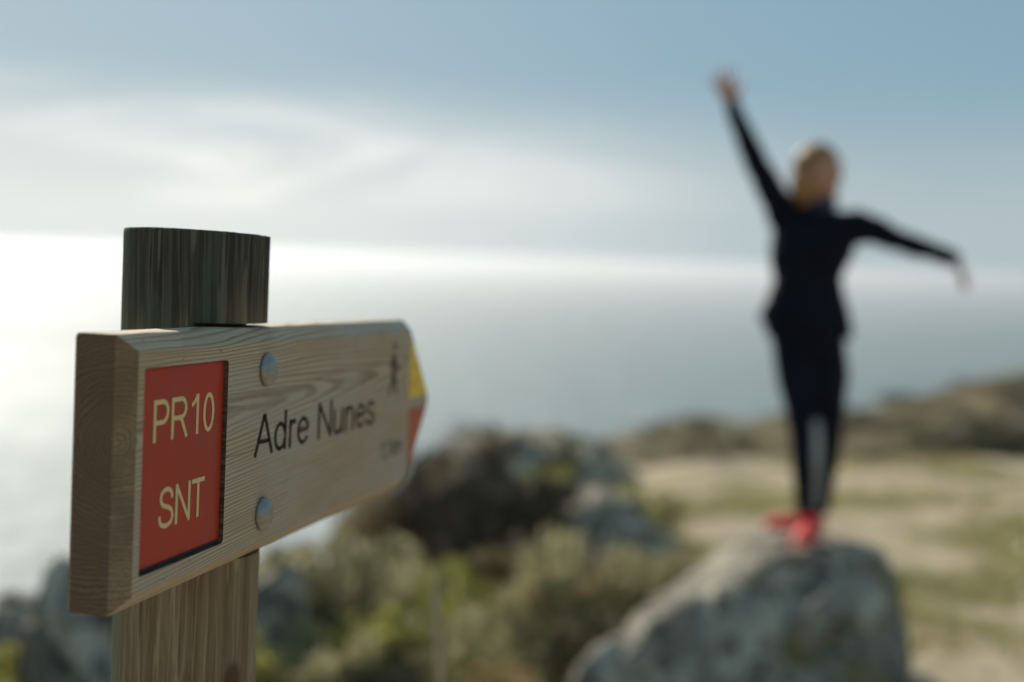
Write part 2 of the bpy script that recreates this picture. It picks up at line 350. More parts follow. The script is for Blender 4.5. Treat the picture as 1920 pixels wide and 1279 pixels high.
# the belt of heath across the lower middle: low cushions, each one lit on top
KIND = {'dark': 'shade toned', 'olive': 'dark olive', 'sage': 'pale sage grey', 'green': 'fresh green', 'brown': 'dry brown'}
rb = random.Random(5); placed = []
for i in range(1500):
    if len(placed) >= 74: break
    y = rb.uniform(4.5, 9.6); x = rb.uniform(-.215, .05) * y
    if x > .028 * y - .1 and y < 6.9: continue
    if math.hypot(x + .24, y - 9.3) < .6 or math.hypot(x + .86, y - 9.6) < .4: continue
    if any(math.hypot(x - a[0], y - a[1]) < .33 for a in placed): continue
    placed.append((x, y, rb.choice(['sage', 'sage', 'sage', 'green', 'green', 'brown', 'brown', 'olive', 'dark']), rb.uniform(.20, .34), rb.uniform(.30, .56)))  # dark ones stand in for the shaded gaps in the heath
ORD = 'leftmost second third fourth fifth sixth seventh eighth ninth tenth eleventh twelfth'.split()
for k in KIND:
    for far in (0, 1):
        row = sorted((q for q in placed if q[2] == k and (q[1] > 7.0) == bool(far)), key=lambda q: q[0] / q[1])
        for i, (x, y, _, w, h) in enumerate(row):
            o_ = ('leftmost' if i == 0 else ORD[i] + ' from the left' if i < 12 else f'{i + 1}th from the left')
            shrub('heath_shrub', k, x, y, w, h, f'{KIND[k]} heath shrub in the {"far" if far else "near"} belt, {o_} of its colour', f'{KIND[k]} heath shrubs in the belt below the signboard')
for x, y, w, h, k, w_ in [(-1.95, 5.2, .30, .62, 'green', 'at the very left edge beside the dark grey boulder'), (-2.3, 5.9, .3, .45, 'brown', 'behind the leftmost green shrub on the cliff edge'), (-1.15, 5.4, .30, .55, 'green', 'hidden mostly by the post, right of the dark grey boulder'), (-1.35, 6.6, .30, .4, 'sage', 'between the post and the pale boulder behind it'), (-1.9, 7.3, .3, .35, 'sage', 'on the cliff edge left of the post, farthest out')]:
    shrub('heath_shrub', k, x, y, w, h, f'low {k} shrub {w_}', 'low shrubs among the grey boulders')
for i, (x, y, w) in enumerate([(.95, 8.0, .28), (.55, 8.2, .35), (.2, 8.5, .4), (.78, 8.35, .3), (.1, 11.0, .3), (.85, 10.4, .28), (1.15, 11.2, .3), (.45, 11.6, .25)]):
    shrub('heath_shrub', ['sage', 'brown', 'green'][i % 3], x, y, w, .42, f'low {["sage grey", "brown", "green"][i % 3]} shrub by the outcrop, {ORD[i] if i else "first"} of eight counted outwards from the small boulder', 'low shrubs on the rocks by the outcrop', z=ground(x, y) + (.15 if y > 9 else 0))
# far hill
rh = random.Random(9); n = 0
while n < 110:
    y = rh.uniform(31, 56); az = rh.uniform(.09, .40)
    x = az * y; n += 1; s = rh.uniform(.4, 1.2)
    k = rh.choice(['heather', 'heather', 'heather', 'olive', 'brown', 'heather'])
    shrub('hillside_bush', k, x, y, s, s * rh.uniform(.22, .40), {'brown': 'pale brown', 'olive': 'dark olive', 'heather': 'dark brown'}[k] + ' bush on the heath covered hillside', {'brown': 'pale brown', 'olive': 'dark olive', 'heather': 'dark brown'}[k] + ' bushes on the hillside')
for x, y, s, w_ in [(12.6, 40, 1.5, 'second from the left'), (13.9, 41, 1.7, 'the biggest'), (15.2, 40, 1.3, 'rightmost'), (12.0, 37.5, 1.0, 'leftmost and smallest')]:
    shrub('hillside_bush', 'olive', x, y, s, s * .9, 'dark green bush in the clump at the foot of the hillside, ' + w_, 'dark bushes clumped at the foot of the hillside')

# small wind bent tree at the plateau's rim
def small_tree(x, y, h, label, seed, lean):
    r = random.Random(seed); z = ground(x, y); o = empty('windswept_tree', (x, y, z - .05), label, 'tree'); T = []; tips = []
    def seg(p0, p1, r0, r1):
        ax = np.array(p1) - np.array(p0); ax /= np.linalg.norm(ax); s = np.cross(ax, [.3, .9, .2]); s /= np.linalg.norm(s); t = np.cross(ax, s)
        for k in range(6):
            a, b = k / 6 * 6.283, (k + 1) / 6 * 6.283; u, w = s * math.cos(a) + t * math.sin(a), s * math.cos(b) + t * math.sin(b)
            T.append([p0 + u * r0, p0 + w * r0, p1 + w * r1, p1 + u * r1])
    b = np.zeros(3); m = np.array([lean * .3, 0, h * .4]); e = np.array([lean, 0, h * .75]); seg(b, m, .05, .038); seg(m, e, .038, .022)
    for i in range(12):
        t = r.uniform(.3, 1); p = m * (1 - t) + e * t; q = p + np.array([lean * r.uniform(.1, 1.1) + r.uniform(-.25, .25), r.uniform(-.3, .3), h * r.uniform(.05, .32)]); seg(p, q, .015, .005); tips.append(q)
    link('trunk', quads_mesh('trunk', np.array(T)), TWIG, o)
    rng = np.random.default_rng(seed); P = np.concatenate([rng.normal(size=(55, 3)) * [.10, .10, .05] + q for q in tips]); D = rng.normal(size=P.shape); D /= np.linalg.norm(D, axis=1)[:, None]
    link('crown', quads_mesh('crown', leaf_quads(P, D, .045, rng)), LEAF['olive'], o, smooth=False)
small_tree(3.15, 21.0, .66, 'small windswept tree silhouetted against the sea, the left one of two', 3, -.35)
small_tree(3.9, 21.8, .46, 'lower windswept tree nearer the woman\'s legs, the right one of two', 4, -.28)

# ------------------------------------------------------------------ grass and pebbles
def build_grass():
    rng = np.random.default_rng(3); P = []
    while len(P) < 3000:
        y = rng.uniform(4.5, 23); x = rng.uniform(-.05, .42) * y
        if rim_dist(x, y) < 0: continue
        dens = noise.noise(Vector((x * .55, y * .55, 2.0)))
        if dens < rng.uniform(.02, .5): continue
        P.append((x, y, ground(x, y)))
    P = np.array(P); P = np.repeat(P, 14, 0); n = len(P); P[:, :2] += rng.normal(size=(n, 2)) * .04
    D = rng.normal(size=(n, 3)) * [.55, .55, .1] + [0, 0, 1]; D /= np.linalg.norm(D, axis=1)[:, None]
    Q = leaf_quads(P, D, .07, rng); mid = (Q[:, 1:2] + Q[:, 3:4]) / 2; Q[:, [1, 3]] = mid + (Q[:, [1, 3]] - mid) * .38
    gm = leaf_mat('grass_blade', (.25, .23, .09), (.46, .41, .22), .4)
    link('grass', quads_mesh('grass', Q), gm, label='short dry green grass tufts on the trodden ground', cat='grass', kind='stuff', smooth=False)
    rng = np.random.default_rng(4); V = []; F = []
    for i in range(1800):
        y = rng.uniform(4.5, 20); x = rng.uniform(.02, .42) * y; s = rng.uniform(.008, .03); z = ground(x, y); b = len(V)
        o = rng.uniform(.7, 1.3, 6) * s
        V += [(x + o[0], y, z), (x, y + o[1], z), (x - o[2], y, z), (x, y - o[3], z), (x, y, z + o[4] * .7), (x, y, z - o[5])]
        F += [(b, b + 1, b + 4), (b + 1, b + 2, b + 4), (b + 2, b + 3, b + 4), (b + 3, b, b + 4), (b + 1, b, b + 5), (b + 2, b + 1, b + 5), (b + 3, b + 2, b + 5), (b, b + 3, b + 5)]
    pm = Mat('pebble_stone', .9, .2); pm.color((.50, .42, .31))
    link('gravel', mesh('gravel', V, F), pm.m, label='loose pebbles scattered over the pale dirt ground', cat='gravel', kind='stuff', smooth=False)
build_grass()

def tube(name, pts, radii, mat, parent=None, K=10, **kw):
    V = []; F = []
    for i, (p, r) in enumerate(zip(pts, radii)):
        p = Vector(p); a = (Vector(pts[min(i + 1, len(pts) - 1)]) - Vector(pts[max(i - 1, 0)])).normalized(); s = a.cross(Vector((.3, .9, .2))).normalized(); t = a.cross(s)
        for k in range(K): V.append(p + (s * math.cos(k / K * 6.2832) + t * math.sin(k / K * 6.2832)) * r)
    for i in range(len(pts) - 1):
        for k in range(K): F.append((i * K + k, i * K + (k + 1) % K, (i + 1) * K + (k + 1) % K, (i + 1) * K + k))
    F.append(tuple(range(K))[::-1]); F.append(tuple((len(pts) - 1) * K + k for k in range(K)))
    return link(name, mesh(name, V, F), mat, parent, **kw)
straw = Mat('dry_straw', .8, .2); straw.color((.42, .33, .24)); straw = straw.m
tube('dry_stem', [(-.10, 3.1, ground(-.1, 3.1) - .03), (-.125, 3.1, -1.35), (-.13, 3.1, -1.0), (-.150, 3.1, -.78), (-.155, 3.1, -.70)], [.009, .009, .008, .008, .004], straw,
     label='upright pale dry stem among the shrubs below the sign', cat='plant stem')

# ------------------------------------------------------------------ signpost (board frame: x along, y up, z towards the viewer)
O = Vector((-0.25430612, 0.93800903, -0.24935077)); d_ = Vector((0.20658936, 0.9781711, -0.0224086)); n_ = Vector((0.97837028, -0.20677124, -0.0061031)); v_ = Vector((0.01060333, 0.02066307, 0.99973027))
BM = Matrix((d_, v_, n_)).transposed().to_4x4(); BM.translation = O
POSTC = O + .249 * d_ - .0625 * n_; POSTC = Vector((POSTC.x - .0035, POSTC.y, -.1)); LEAN = .0140; PR = .0600
gz = ground(POSTC.x, POSTC.y)
base = empty('trail_signpost', (POSTC.x, POSTC.y, gz), 'round wooden trail post carrying an arrow shaped board with a red PR10 SNT plate', 'signpost')
BL = Matrix.Translation(-Vector(base.location)) @ BM
T_, H_, C_ = .0425, .190, .0115

def wood_board_mat(end=False, bevel=False):
    m = Mat('board_bevel_skylit' if bevel else 'board_end_grain' if end else 'board_pine', .72, .25)
    sp = m.n('ShaderNodeSeparateXYZ'); m.l(m.tc.outputs['Object'], sp.inputs[0]); s, v, n = sp.outputs
    wob = m.noise(m.map((2.2, 16, 16)), 1.0, 3, .5); wob2 = m.noise(m.map((9, 60, 60)), 1.0, 3, .55)
    dv = m.math('ADD', m.math('SUBTRACT', v, .118), m.math('MULTIPLY', m.math('SUBTRACT', wob, .5), .017))
    dv = m.math('ADD', dv, m.math('MULTIPLY', s, -.035))
    dn = m.math('ADD', m.math('ADD', n, .010), m.math('MULTIPLY', s, .03))
    r = m.math('SQRT', m.math('ADD', m.math('MULTIPLY', dv, dv), m.math('MULTIPLY', dn, dn)))
    r = m.math('ADD', r, m.math('MULTIPLY', m.math('SUBTRACT', wob2, .5), .0022))
    if end: r = m.math('ADD', r, m.math('MULTIPLY', m.math('SUBTRACT', m.noise(m.map((1, 26, 26), (5, 0, 2)), 1, 4, .6), .5), .016))
    # uneven ring widths
    cmb = m.n('ShaderNodeCombineXYZ'); m.l(m.math('MULTIPLY', r, 60), cmb.inputs[0]); rw = m.noise(cmb.outputs[0], 1.0, 2, .5)
    ph = m.math('FRACT', m.math('ADD', m.math('MULTIPLY', r, 345 if not end else 330), m.math('MULTIPLY', rw, 3.0)))
    late = m.math('MULTIPLY', m.ramp(ph, .42, .86), m.ramp(ph, 1.0, .93))       # dark late wood, sharp outer edge
    fib = m.noise(m.map((14, 1500, 1500)), 1.0, 2, .6); fib2 = m.noise(m.map((6, 300, 300)), 1.0, 4, .65)
    st = m.noise(m.map((7, 22, 22), (3, 1, 0)), 1.0, 5, .6, .6)
    if not end:
        c = m.mix(late, (.47, .385, .27), (.25, .175, .105))
        c = m.mix(m.ramp(fib2, .35, .7, 0, .35), c, (.30, .25, .18))
        c = m.mix(m.ramp(st, .38, .62, .0, .38), c, (.37, .235, .14))
        c = m.mix(m.ramp(m.noise(m.map((5, 12, 12), (8, 4, 0)), 1, 4, .6), .45, .65, 0, .5), c, (.38, .36, .31))
        core = m.math('MULTIPLY', m.ramp(m.math('ABSOLUTE', m.math('SUBTRACT', dv, .004)), .014, .003), m.ramp(m.noise(m.map((9, 90, 90), (1, 7, 0)), 1, 4, .6), .42, .58))
        c = m.mix(m.math('MULTIPLY', core, .55), c, (.19, .125, .08))
        crk = m.noise(m.map((3.0, 330, 330), (2, 2, 0)), 1, 2, .5); c = m.mix(m.ramp(crk, .70, .735, 0, .75), c, (.09, .06, .035))
        dots = m.noise(m.map((140, 220, 220)), 1, 1, .5); c = m.mix(m.ramp(dots, .76, .80, 0, .8), c, (.07, .05, .035))
        h = m.math('ADD', m.math('MULTIPLY', late, .8), m.math('ADD', m.math('MULTIPLY', fib2, .55), m.math('MULTIPLY', fib, .3)))
        m.bump(h, .55, .0006); m.put(m.ramp(fib2, .3, .7, .62, .8), m.p.inputs['Roughness'])
    else:
        saw = m.noise(m.map((1, 420, 35)), 1.0, 2, .6); sp2 = m.noise(m.map((900, 700, 700)), 1.0, 3, .7)
        c = m.mix(m.math('MULTIPLY', late, .75), *(((.32, .225, .135), (.175, .115, .068)) if bevel else ((.190, .120, .070), (.085, .052, .032))))  # bevel: lighter end grain, its extra sky light put into the colour
        c = m.mix(m.ramp(sp2, .35, .7, 0, .5), c, (.075, .05, .035))
        c = m.mix(m.ramp(st, .35, .65, 0, .5), c, (.12, .075, .045))
        m.bump(m.math('ADD', m.math('MULTIPLY', late, .7), m.math('ADD', m.math('MULTIPLY', saw, .7), m.math('MULTIPLY', sp2, .6))), .7, .0006)
        m.put(.85, m.p.inputs['Roughness'])
    m.color(c); return m.m
PINE, ENDG, BEVL = wood_board_mat(), wood_board_mat(True), wood_board_mat(True, True)
RECESS = Mat('recess_wood', .85, .15); RECESS.color(RECESS.mix(RECESS.ramp(RECESS.noise(RECESS.map((40, 300, 40)), 1, 3, .6), .4, .6), (.065, .042, .027), (.13, .088, .056))); RECESS = RECESS.m

def local_obj(name, me, mat, parent=base, **kw):
    o = link(name, me, mat, None, **kw); o.parent = parent
    o.matrix_local = BL if parent is base else Matrix.Identity(4)
    return o
def outline(c):
    """board outline inset by c: left end, top, shoulder, tip, shoulder, bottom"""
    Ls, Lt = .676, .772; H = H_
    sl = math.hypot(Lt - Ls, H / 2); nx, ny = (H / 2) / sl, (Lt - Ls) / sl         # normal of the upper slanting edge
    tipx = Lt - c / nx
    sx_ = Ls + ((H / 2 * ny) - (H / 2 - c) * ny - c) / nx                           # where the inset slant meets the inset top
    sx_ = Ls + (c * ny - c) / nx
    return [(c, c), (sx_, c), (tipx, H / 2), (sx_, H - c), (c, H - c)]
rings = [(outline(.003), -T_), (outline(0), -T_ + .003), (outline(0), -C_), (outline(C_), 0)]
V = []; F = []
for k, (oc, z) in enumerate(rings): V += [(x, y, z) for x, y in oc]
F.append((4, 3, 2, 1, 0)); F.append((15, 16, 17, 18, 19))
for k in range(3):
    for i in range(5): F.append((k * 5 + i, k * 5 + (i + 1) % 5, (k + 1) * 5 + (i + 1) % 5, (k + 1) * 5 + i))
me = mesh('board', V, F); bm = bmesh.new(); bm.from_mesh(me); bmesh.ops.recalc_face_normals(bm, faces=bm.faces)
for f in bm.faces: f.material_index = 1 if f.normal.x < -.9 else 3 if f.normal.x < -.5 else 0
bm.to_mesh(me); bm.free()
board = local_obj('board', me, [PINE, ENDG, RECESS, BEVL], label='pale pine arrow board with worn black carved lettering', smooth=False)
bv = board.modifiers.new('b', 'BEVEL'); bv.width = .0011; bv.segments = 2; bv.limit_method = 'ANGLE'; bv.angle_limit = rad(20)
bake(board)

def arc(cx, cy, rx, ry, a0, a1, n=18): return [(cx + rx * math.cos(rad(a0 + (a1 - a0) * i / n)), cy + ry * math.sin(rad(a0 + (a1 - a0) * i / n))) for i in range(n + 1)]
def crom(P, n=7):
    P = [P[0]] + P + [P[-1]]; R = []
    for i in range(1, len(P) - 2):
        for k in range(n):
            t = k / n; R.append(tuple(.5 * (2 * P[i][j] + (P[i + 1][j] - P[i - 1][j]) * t + (2 * P[i - 1][j] - 5 * P[i][j] + 4 * P[i + 1][j] - P[i + 2][j]) * t * t + (3 * P[i][j] - P[i - 1][j] - 3 * P[i + 1][j] + P[i + 2][j]) * t ** 3) for j in (0, 1)))
    return R + [P[-1]]
ARCH = lambda a, b: [(a, .40)] + crom([(a + .01, .46), (a + .10, .62), ((a + b) / 2 + .03, .672), (b - .06, .61), (b, .46)]) + [(b, 0)]
GLYPH = {   # centre lines of plain sans serif capitals and letters, capital height 1, and the advance width
    'P': (.93, [[(.12, 0), (.12, 1)], [(.06, .942), (.50, .942)] + arc(.52, .70, .27, .242, 90, -90) + [(.12, .458)]]),
    'R': (1.0, [[(.12, 0), (.12, 1)], [(.06, .942), (.56, .942)] + arc(.58, .72, .26, .222, 90, -90) + [(.12, .498)], crom([(.46, .50), (.60, .44), (.74, .25), (.91, 0)])]),
    '1': (.777, [[(.50, 0), (.50, 1)], crom([(.47, .985), (.38, .86), (.17, .735)])]),
    '0': (.777, [arc(.385, .5, .265, .442, 90, 450, 36)]),
    'S': (.93, [crom([(.80, .70), (.73, .87), (.46, .945), (.20, .86), (.165, .70), (.26, .585), (.50, .515), (.74, .43), (.83, .27), (.74, .12), (.47, .055), (.18, .13), (.085, .325)])]),
    'N': (1.0, [[(.13, 0), (.13, 1)], [(.13, .96), (.88, .04)], [(.88, 0), (.88, 1)]]),
    'T': (.85, [[(.03, .942), (.82, .942)], [(.425, .94), (.425, 0)]]),
    'A': (.93, [[(.04, 0), (.465, 1)], [(.465, 1), (.89, 0)], [(.19, .345), (.74, .345)]]),
    'd': (.777, [[(.63, 0), (.63, 1)], arc(.365, .362, .255, .31, 0, 360, 30)]),
    'r': (.465, [[(.12, 0), (.12, .725)], crom([(.12, .44), (.17, .60), (.30, .67), (.43, .63)])]),
    'e': (.777, [[(.12, .385), (.66, .385)], arc(.385, .362, .275, .31, 4, 328, 28)]),
    'u': (.777, [[(.12, .725), (.12, .27)] + crom([(.12, .25), (.17, .10), (.34, .052), (.54, .12), (.62, .28)]), [(.62, .725), (.62, 0)]]),
    'n': (.777, [[(.12, 0), (.12, .725)], ARCH(.12, .62)]),
    's': (.698, [crom([(.61, .52), (.50, .65), (.34, .675), (.15, .61), (.14, .48), (.35, .375), (.59, .27), (.60, .13), (.37, .053), (.15, .10), (.07, .225)])]),
    'k': (.698, [[(.12, 0), (.12, 1)], [(.58, .725), (.12, .27)], [(.27, .43), (.62, 0)]]),
    'm': (1.16, [[(.12, 0), (.12, .725)], ARCH(.12, .575), ARCH(.575, 1.03)]),
    ',': (.39, [[(.19, .12), (.19, 0), (.12, -.14)]]),
    '2': (.777, [crom([(.09, .70), (.16, .89), (.38, .945), (.62, .85), (.63, .66), (.42, .40), (.20, .22), (.10, .06)]), [(.07, .058), (.70, .058)]]), ' ': (.39, [])}
def fit_text(body, s0, s1, b0, cap, z, depth=None, stroke=.125, xs=1.0):
    """text whose ink runs from s0 to s1 with its baseline at b0 and capitals of height cap; depth None gives flat ink"""
    rib = []; x = 0
    for ch in body:
        adv, ls = GLYPH[ch]
        for l in ls: rib.append([(x + a, b) for a, b in l])
        x += adv
    V = []; F = []; h = stroke / 2; strips = []
    for pl_ in rib:
        A = []; B = []
        for i, q in enumerate(pl_):
            a = pl_[max(0, i - 1)]; b = pl_[min(len(pl_) - 1, i + 1)]; closed = pl_[0] == pl_[-1] or math.dist(pl_[0], pl_[-1]) < 1e-6
            if closed and i in (0, len(pl_) - 1): a, b = pl_[-2], pl_[1]
            tx, ty = b[0] - a[0], b[1] - a[1]; l_ = math.hypot(tx, ty) or 1; nx, ny = -ty / l_, tx / l_
            hw = h * (1 - .18 * abs(ny))                      # horizontal strokes a little lighter
            A.append((q[0] + nx * hw, q[1] + ny * hw)); B.append((q[0] - nx * hw, q[1] - ny * hw))
        strips.append((A, B))
    mn = min(min(p[0] for p in A + B) for A, B in strips); mxx = max(max(p[0] for p in A + B) for A, B in strips)
    fx = lambda p: (s0 + (p[0] - mn) / (mxx - mn) * (s1 - s0), b0 + p[1] * cap)
    for k, (A, B) in enumerate(strips):
        n = len(A); o_ = len(V); zz = z + k * 1.5e-5
        if depth is None:
            for p in A + B: V.append((*fx(p), zz))
            for i in range(n - 1): F.append((o_ + i, o_ + n + i, o_ + n + i + 1, o_ + i + 1))
        else:
            for zc in (.002 + k * 1e-5, -depth - k * 1e-6):
                for p in A + B: V.append((*fx(p), zc))
            m_ = 2 * n
            for i in range(n - 1):
                F += [(o_ + i, o_ + n + i, o_ + n + i + 1, o_ + i + 1), (o_ + m_ + i, o_ + m_ + i + 1, o_ + m_ + n + i + 1, o_ + m_ + n + i),
                      (o_ + i, o_ + i + 1, o_ + m_ + i + 1, o_ + m_ + i), (o_ + n + i, o_ + m_ + n + i, o_ + m_ + n + i + 1, o_ + n + i + 1)]
            F += [(o_, o_ + m_, o_ + m_ + n, o_ + n), (o_ + n - 1, o_ + 2 * n - 1, o_ + m_ + 2 * n - 1, o_ + m_ + n - 1)]
    return mesh('text', V, F)
def cut(target, me, use_self=False):
    bm = bmesh.new(); bm.from_mesh(me); bmesh.ops.remove_doubles(bm, verts=bm.verts, dist=1e-6); bmesh.ops.recalc_face_normals(bm, faces=bm.faces)
    for f in bm.faces: f.material_index = 0
    bm.to_mesh(me); bm.free(); me.materials.clear(); me.materials.append(RECESS)
    c = bpy.data.objects.new('cutter', me); COL.objects.link(c); c.matrix_world = target.matrix_world if target.parent is None else target.parent.matrix_world @ target.matrix_local
    bpy.context.view_layer.update()
    md = target.modifiers.new('c', 'BOOLEAN'); md.operation = 'DIFFERENCE'; md.solver = 'EXACT'; md.object = c; md.use_self = use_self
    md.material_mode = 'TRANSFER'
    bake(target); bpy.data.objects.remove(c)
bpy.context.view_layer.update()
# recess for the plate
RX0, RX1, RY0, RY1, RD = .0206, .1624, .0235, .1665, .0052
bm = bmesh.new(); q = []
for cx_, cy_, a0 in ((RX0 + .002, RY0 + .002, 180), (RX1 - .004, RY0 + .004, 270), (RX1 - .004, RY1 - .004, 0), (RX0 + .002, RY1 - .002, 90)):
    rr_ = .002 if cx_ < .1 else .004
    for i in range(5):
        a = rad(a0 + i * 22.5); q.append((cx_ + rr_ * math.cos(a), cy_ + rr_ * math.sin(a)))
K = len(q); vb = [bm.verts.new((x, y, -RD)) for x, y in q]; vt = [bm.verts.new((x, y, .003)) for x, y in q]
bm.faces.new(vb[::-1]); bm.faces.new(vt)
for i in range(K): bm.faces.new((vb[i], vb[(i + 1) % K], vt[(i + 1) % K], vt[i]))
rm = bpy.data.meshes.new('r'); bm.to_mesh(rm); bm.free(); cut(board, rm)
PAINT = Mat('carved_black_paint', .75, .25); pn = PAINT.noise(PAINT.map((40, 420, 100)), 1, 4, .65); pn2 = PAINT.noise(PAINT.map((12, 60, 10), (2, 5, 0)), 1, 3, .5)
PAINT.color(PAINT.mix(PAINT.ramp(PAINT.math('ADD', pn, PAINT.math('MULTIPLY', pn2, .8)), .98, 1.06), (.012, .012, .013), (.30, .17, .085))); PAINTm = PAINT.m
def carved(name, body, s0, s1, b0, cap, depth=.0011, stroke=.145, label=None):
    n0 = len(board.data.polygons); keep = board.data.copy()
    cut(board, fit_text(body, s0, s1, b0, cap, 0, depth, stroke), True); n1 = len(board.data.polygons); print('CARVE', body, n0, n1)
    z = -depth + .0002
    if n1 < n0 + 20: board.data = keep; z = .0001
    return local_obj(name, fit_text(body, s0, s1, b0, cap, z, None, stroke), PAINTm, board, smooth=False, label=label)
carved('carved_lettering', 'Adre', .2188, .3485, .0838, .0345)
carved('carved_lettering', 'Nunes', .3715, .5455, .0838, .0345)
carved('carved_distance', '1,2', .572, .603, .0430, .0185, stroke=.17)
carved('carved_distance', 'km', .611, .649, .0430, .0185, stroke=.17)
# walking figure symbol
def poly_prism(pts, z0, z1, flat=False):
    bm = bmesh.new(); K = len(pts); t = [bm.verts.new((x, y, z1)) for x, y in pts]
    if flat: bm.faces.new(t)
    else:
        b = [bm.verts.new((x, y, z0)) for x, y in pts]; bm.faces.new(t); bm.faces.new(b[::-1])
        for i in range(K): bm.faces.new((t[i], t[(i + 1) % K], b[(i + 1) % K], b[i]))
    me = bpy.data.meshes.new('p'); bm.to_mesh(me); bm.free(); return me
walker = [(.606, .1560), (.600, .1500), (.596, .1400), (.598, .1385), (.603, .1470), (.604, .1380), (.602, .1290), (.596, .1180), (.590, .1130), (.594, .1115), (.601, .1170),
          (.609, .1290), (.615, .1180), (.619, .1110), (.624, .1115), (.621, .1200), (.616, .1320), (.615, .1410), (.620, .1380), (.625, .1395), (.6245, .1420), (.619, .1430), (.616, .1500), (.613, .1560)]
head = [(.6110 + .0048 * math.cos(a / 10 * 6.283), .1625 + .0048 * math.sin(a / 10 * 6.283)) for a in range(10)]
walker = [(.609 + (x - .609) * 1.02, y - .002) for x, y in walker]
for nm, pts in (('walker_symbol', walker), ('walker_symbol_head', head)):
    local_obj(nm, poly_prism(pts, -.0002, .0003, False), PAINTm, board, smooth=False)
YEL = Mat('yellow_paint', .5, .4); YEL.color(YEL.mix(YEL.ramp(YEL.noise(YEL.map((20, 90, 20)), 1, 4, .6), .4, .7), (.78, .50, .03), (.64, .40, .04)))
REDP = Mat('red_arrow_paint', .5, .4); REDP.color(REDP.mix(REDP.ramp(REDP.noise(REDP.map((20, 90, 20)), 1, 4, .6), .4, .7), (.42, .085, .025), (.32, .07, .03)))
local_obj('arrow_marking', poly_prism([(.672, .1015), (.7500, .1015), (.6835, .1640), (.672, .1640)], -.0002, .0004), YEL.m, board, label='yellow painted upper half of the arrow tip', smooth=False)
local_obj('arrow_marking', poly_prism([(.675, .0890), (.675, .0250), (.6825, .0250), (.7500, .0890)], -.0002, .0004), REDP.m, board, label='red painted lower half of the arrow tip', smooth=False)
# plate
RED = Mat('red_plate', .50, .22); rn = RED.noise(RED.map((60, 60, 60)), 1, 5, .65); rn2 = RED.noise(RED.map((8, 8, 8)), 1, 3, .5)
rc = RED.mix(RED.ramp(rn2, .3, .7), (.42, .034, .016), (.36, .040, .020)); rc = RED.mix(RED.ramp(RED.noise(RED.map((900, 300, 300)), 1, 2, .6), .74, .80, 0, .7), rc, (.45, .22, .16))
rc = RED.mix(RED.ramp(rn, .60, .72, 0, .35), rc, (.23, .06, .035)); scr = RED.noise(RED.map((420, 26, 1), (0, 0, 0), (0, 0, rad(28))), 1, 2, .5); rc = RED.mix(RED.ramp(scr, .735, .76, 0, .55), rc, (.52, .26, .18))
rc = RED.mix(RED.ramp(RED.noise(RED.map((24, 11, 1)), 1, 5, .7), .50, .75, 0, .45), rc, (.25, .075, .045)); RED.color(rc); RED.bump(rn, .15, .0003)
zt = -.0037
pl = poly_prism([(RX0 + .0012, RY0 + .0032), (RX1 - .0006, RY0 + .0026), (RX1 - .0006, RY1 - .0008), (RX0 + .0012, RY1 - .0012)], -.0051, zt)
plate = local_obj('number_plate', pl, RED.m, label='red plate with cream lettering PR10 SNT', smooth=False)
CREAM = Mat('cream_lettering', .5, .3); CREAM.color(CREAM.mix(CREAM.ramp(CREAM.noise(CREAM.map((200, 200, 200)), 1, 4, .6), .55, .7), (.66, .50, .235), (.52, .37, .18)))
for body, s0, s1, b, cap in (('PR10', .0432, .1455, .1130, .0300), ('SNT', .0550, .1320, .0500, .0295)):
    tm = fit_text(body, s0, s1, b, cap, zt + .0002, None, .140); tm.materials.append(CREAM.m)
    local_obj('plate_lettering', tm, None, plate, smooth=False)
# dark bluish strip in the gap along the plate's lower edge
GAP_STRIP = Mat('dark_gap_strip', .6, .3); GAP_STRIP.color((.035, .04, .05))
bm = bmesh.new(); prev = None; rs_ = random.Random(2)
top = []; bot = []
for i in range(41):
    x = RX0 + .001 + (RX1 - RX0 - .003) * i / 40; y0 = RY0 + .0006; y1 = RY0 + .0030 + .0012 * abs(noise.noise(Vector((x * 160, 0, 0))))
    top.append(bm.verts.new((x, y1, zt + .0009))); bot.append(bm.verts.new((x, y0, zt - .0002 + .0012 * noise.noise(Vector((x * 220, 3, 0))))))
for i in range(40): bm.faces.new((bot[i], bot[i + 1], top[i + 1], top[i]))
sm_ = bpy.data.meshes.new('gap_strip'); bm.to_mesh(sm_); bm.free(); local_obj('gap_strip', sm_, GAP_STRIP.m, plate)
# bolts
ZINC = Mat('galvanised_steel', .4, .5, .85); zn = ZINC.noise(ZINC.map((220, 220, 220)), 1, 5, .65)
ZINC.color(ZINC.mix(ZINC.ramp(zn, .35, .65), (.25, .245, .24), (.32, .315, .305))); ZINC.put(ZINC.ramp(zn, .3, .7, .34, .48), ZINC.p.inputs['Roughness']); ZINC.bump(zn, .06, .0003)
for bx, by in ((.2392, .1551), (.2402, .0352)):
    V = []; F = []; K = 40; prof = [(.0136, 0), (.0139, .0012), (.0134, .0032), (.0118, .0056), (.0090, .0075), (.0052, .0086), (.0018, .0089)]
    for r, z in prof:
        for k in range(K): V.append((bx + r * math.cos(k / K * 6.28318), by + r * math.sin(k / K * 6.28318), z))
    for i in range(len(prof) - 1):
        for k in range(K): F.append((i * K + k, i * K + (k + 1) % K, (i + 1) * K + (k + 1) % K, (i + 1) * K + k))
    F.append(tuple((len(prof) - 1) * K + k for k in range(K))); F.append(tuple(range(K))[::-1])
    local_obj('bolt', mesh('bolt', V, F), ZINC.m, label='domed bolt near the top edge' if by > .1 else 'domed bolt near the bottom edge')

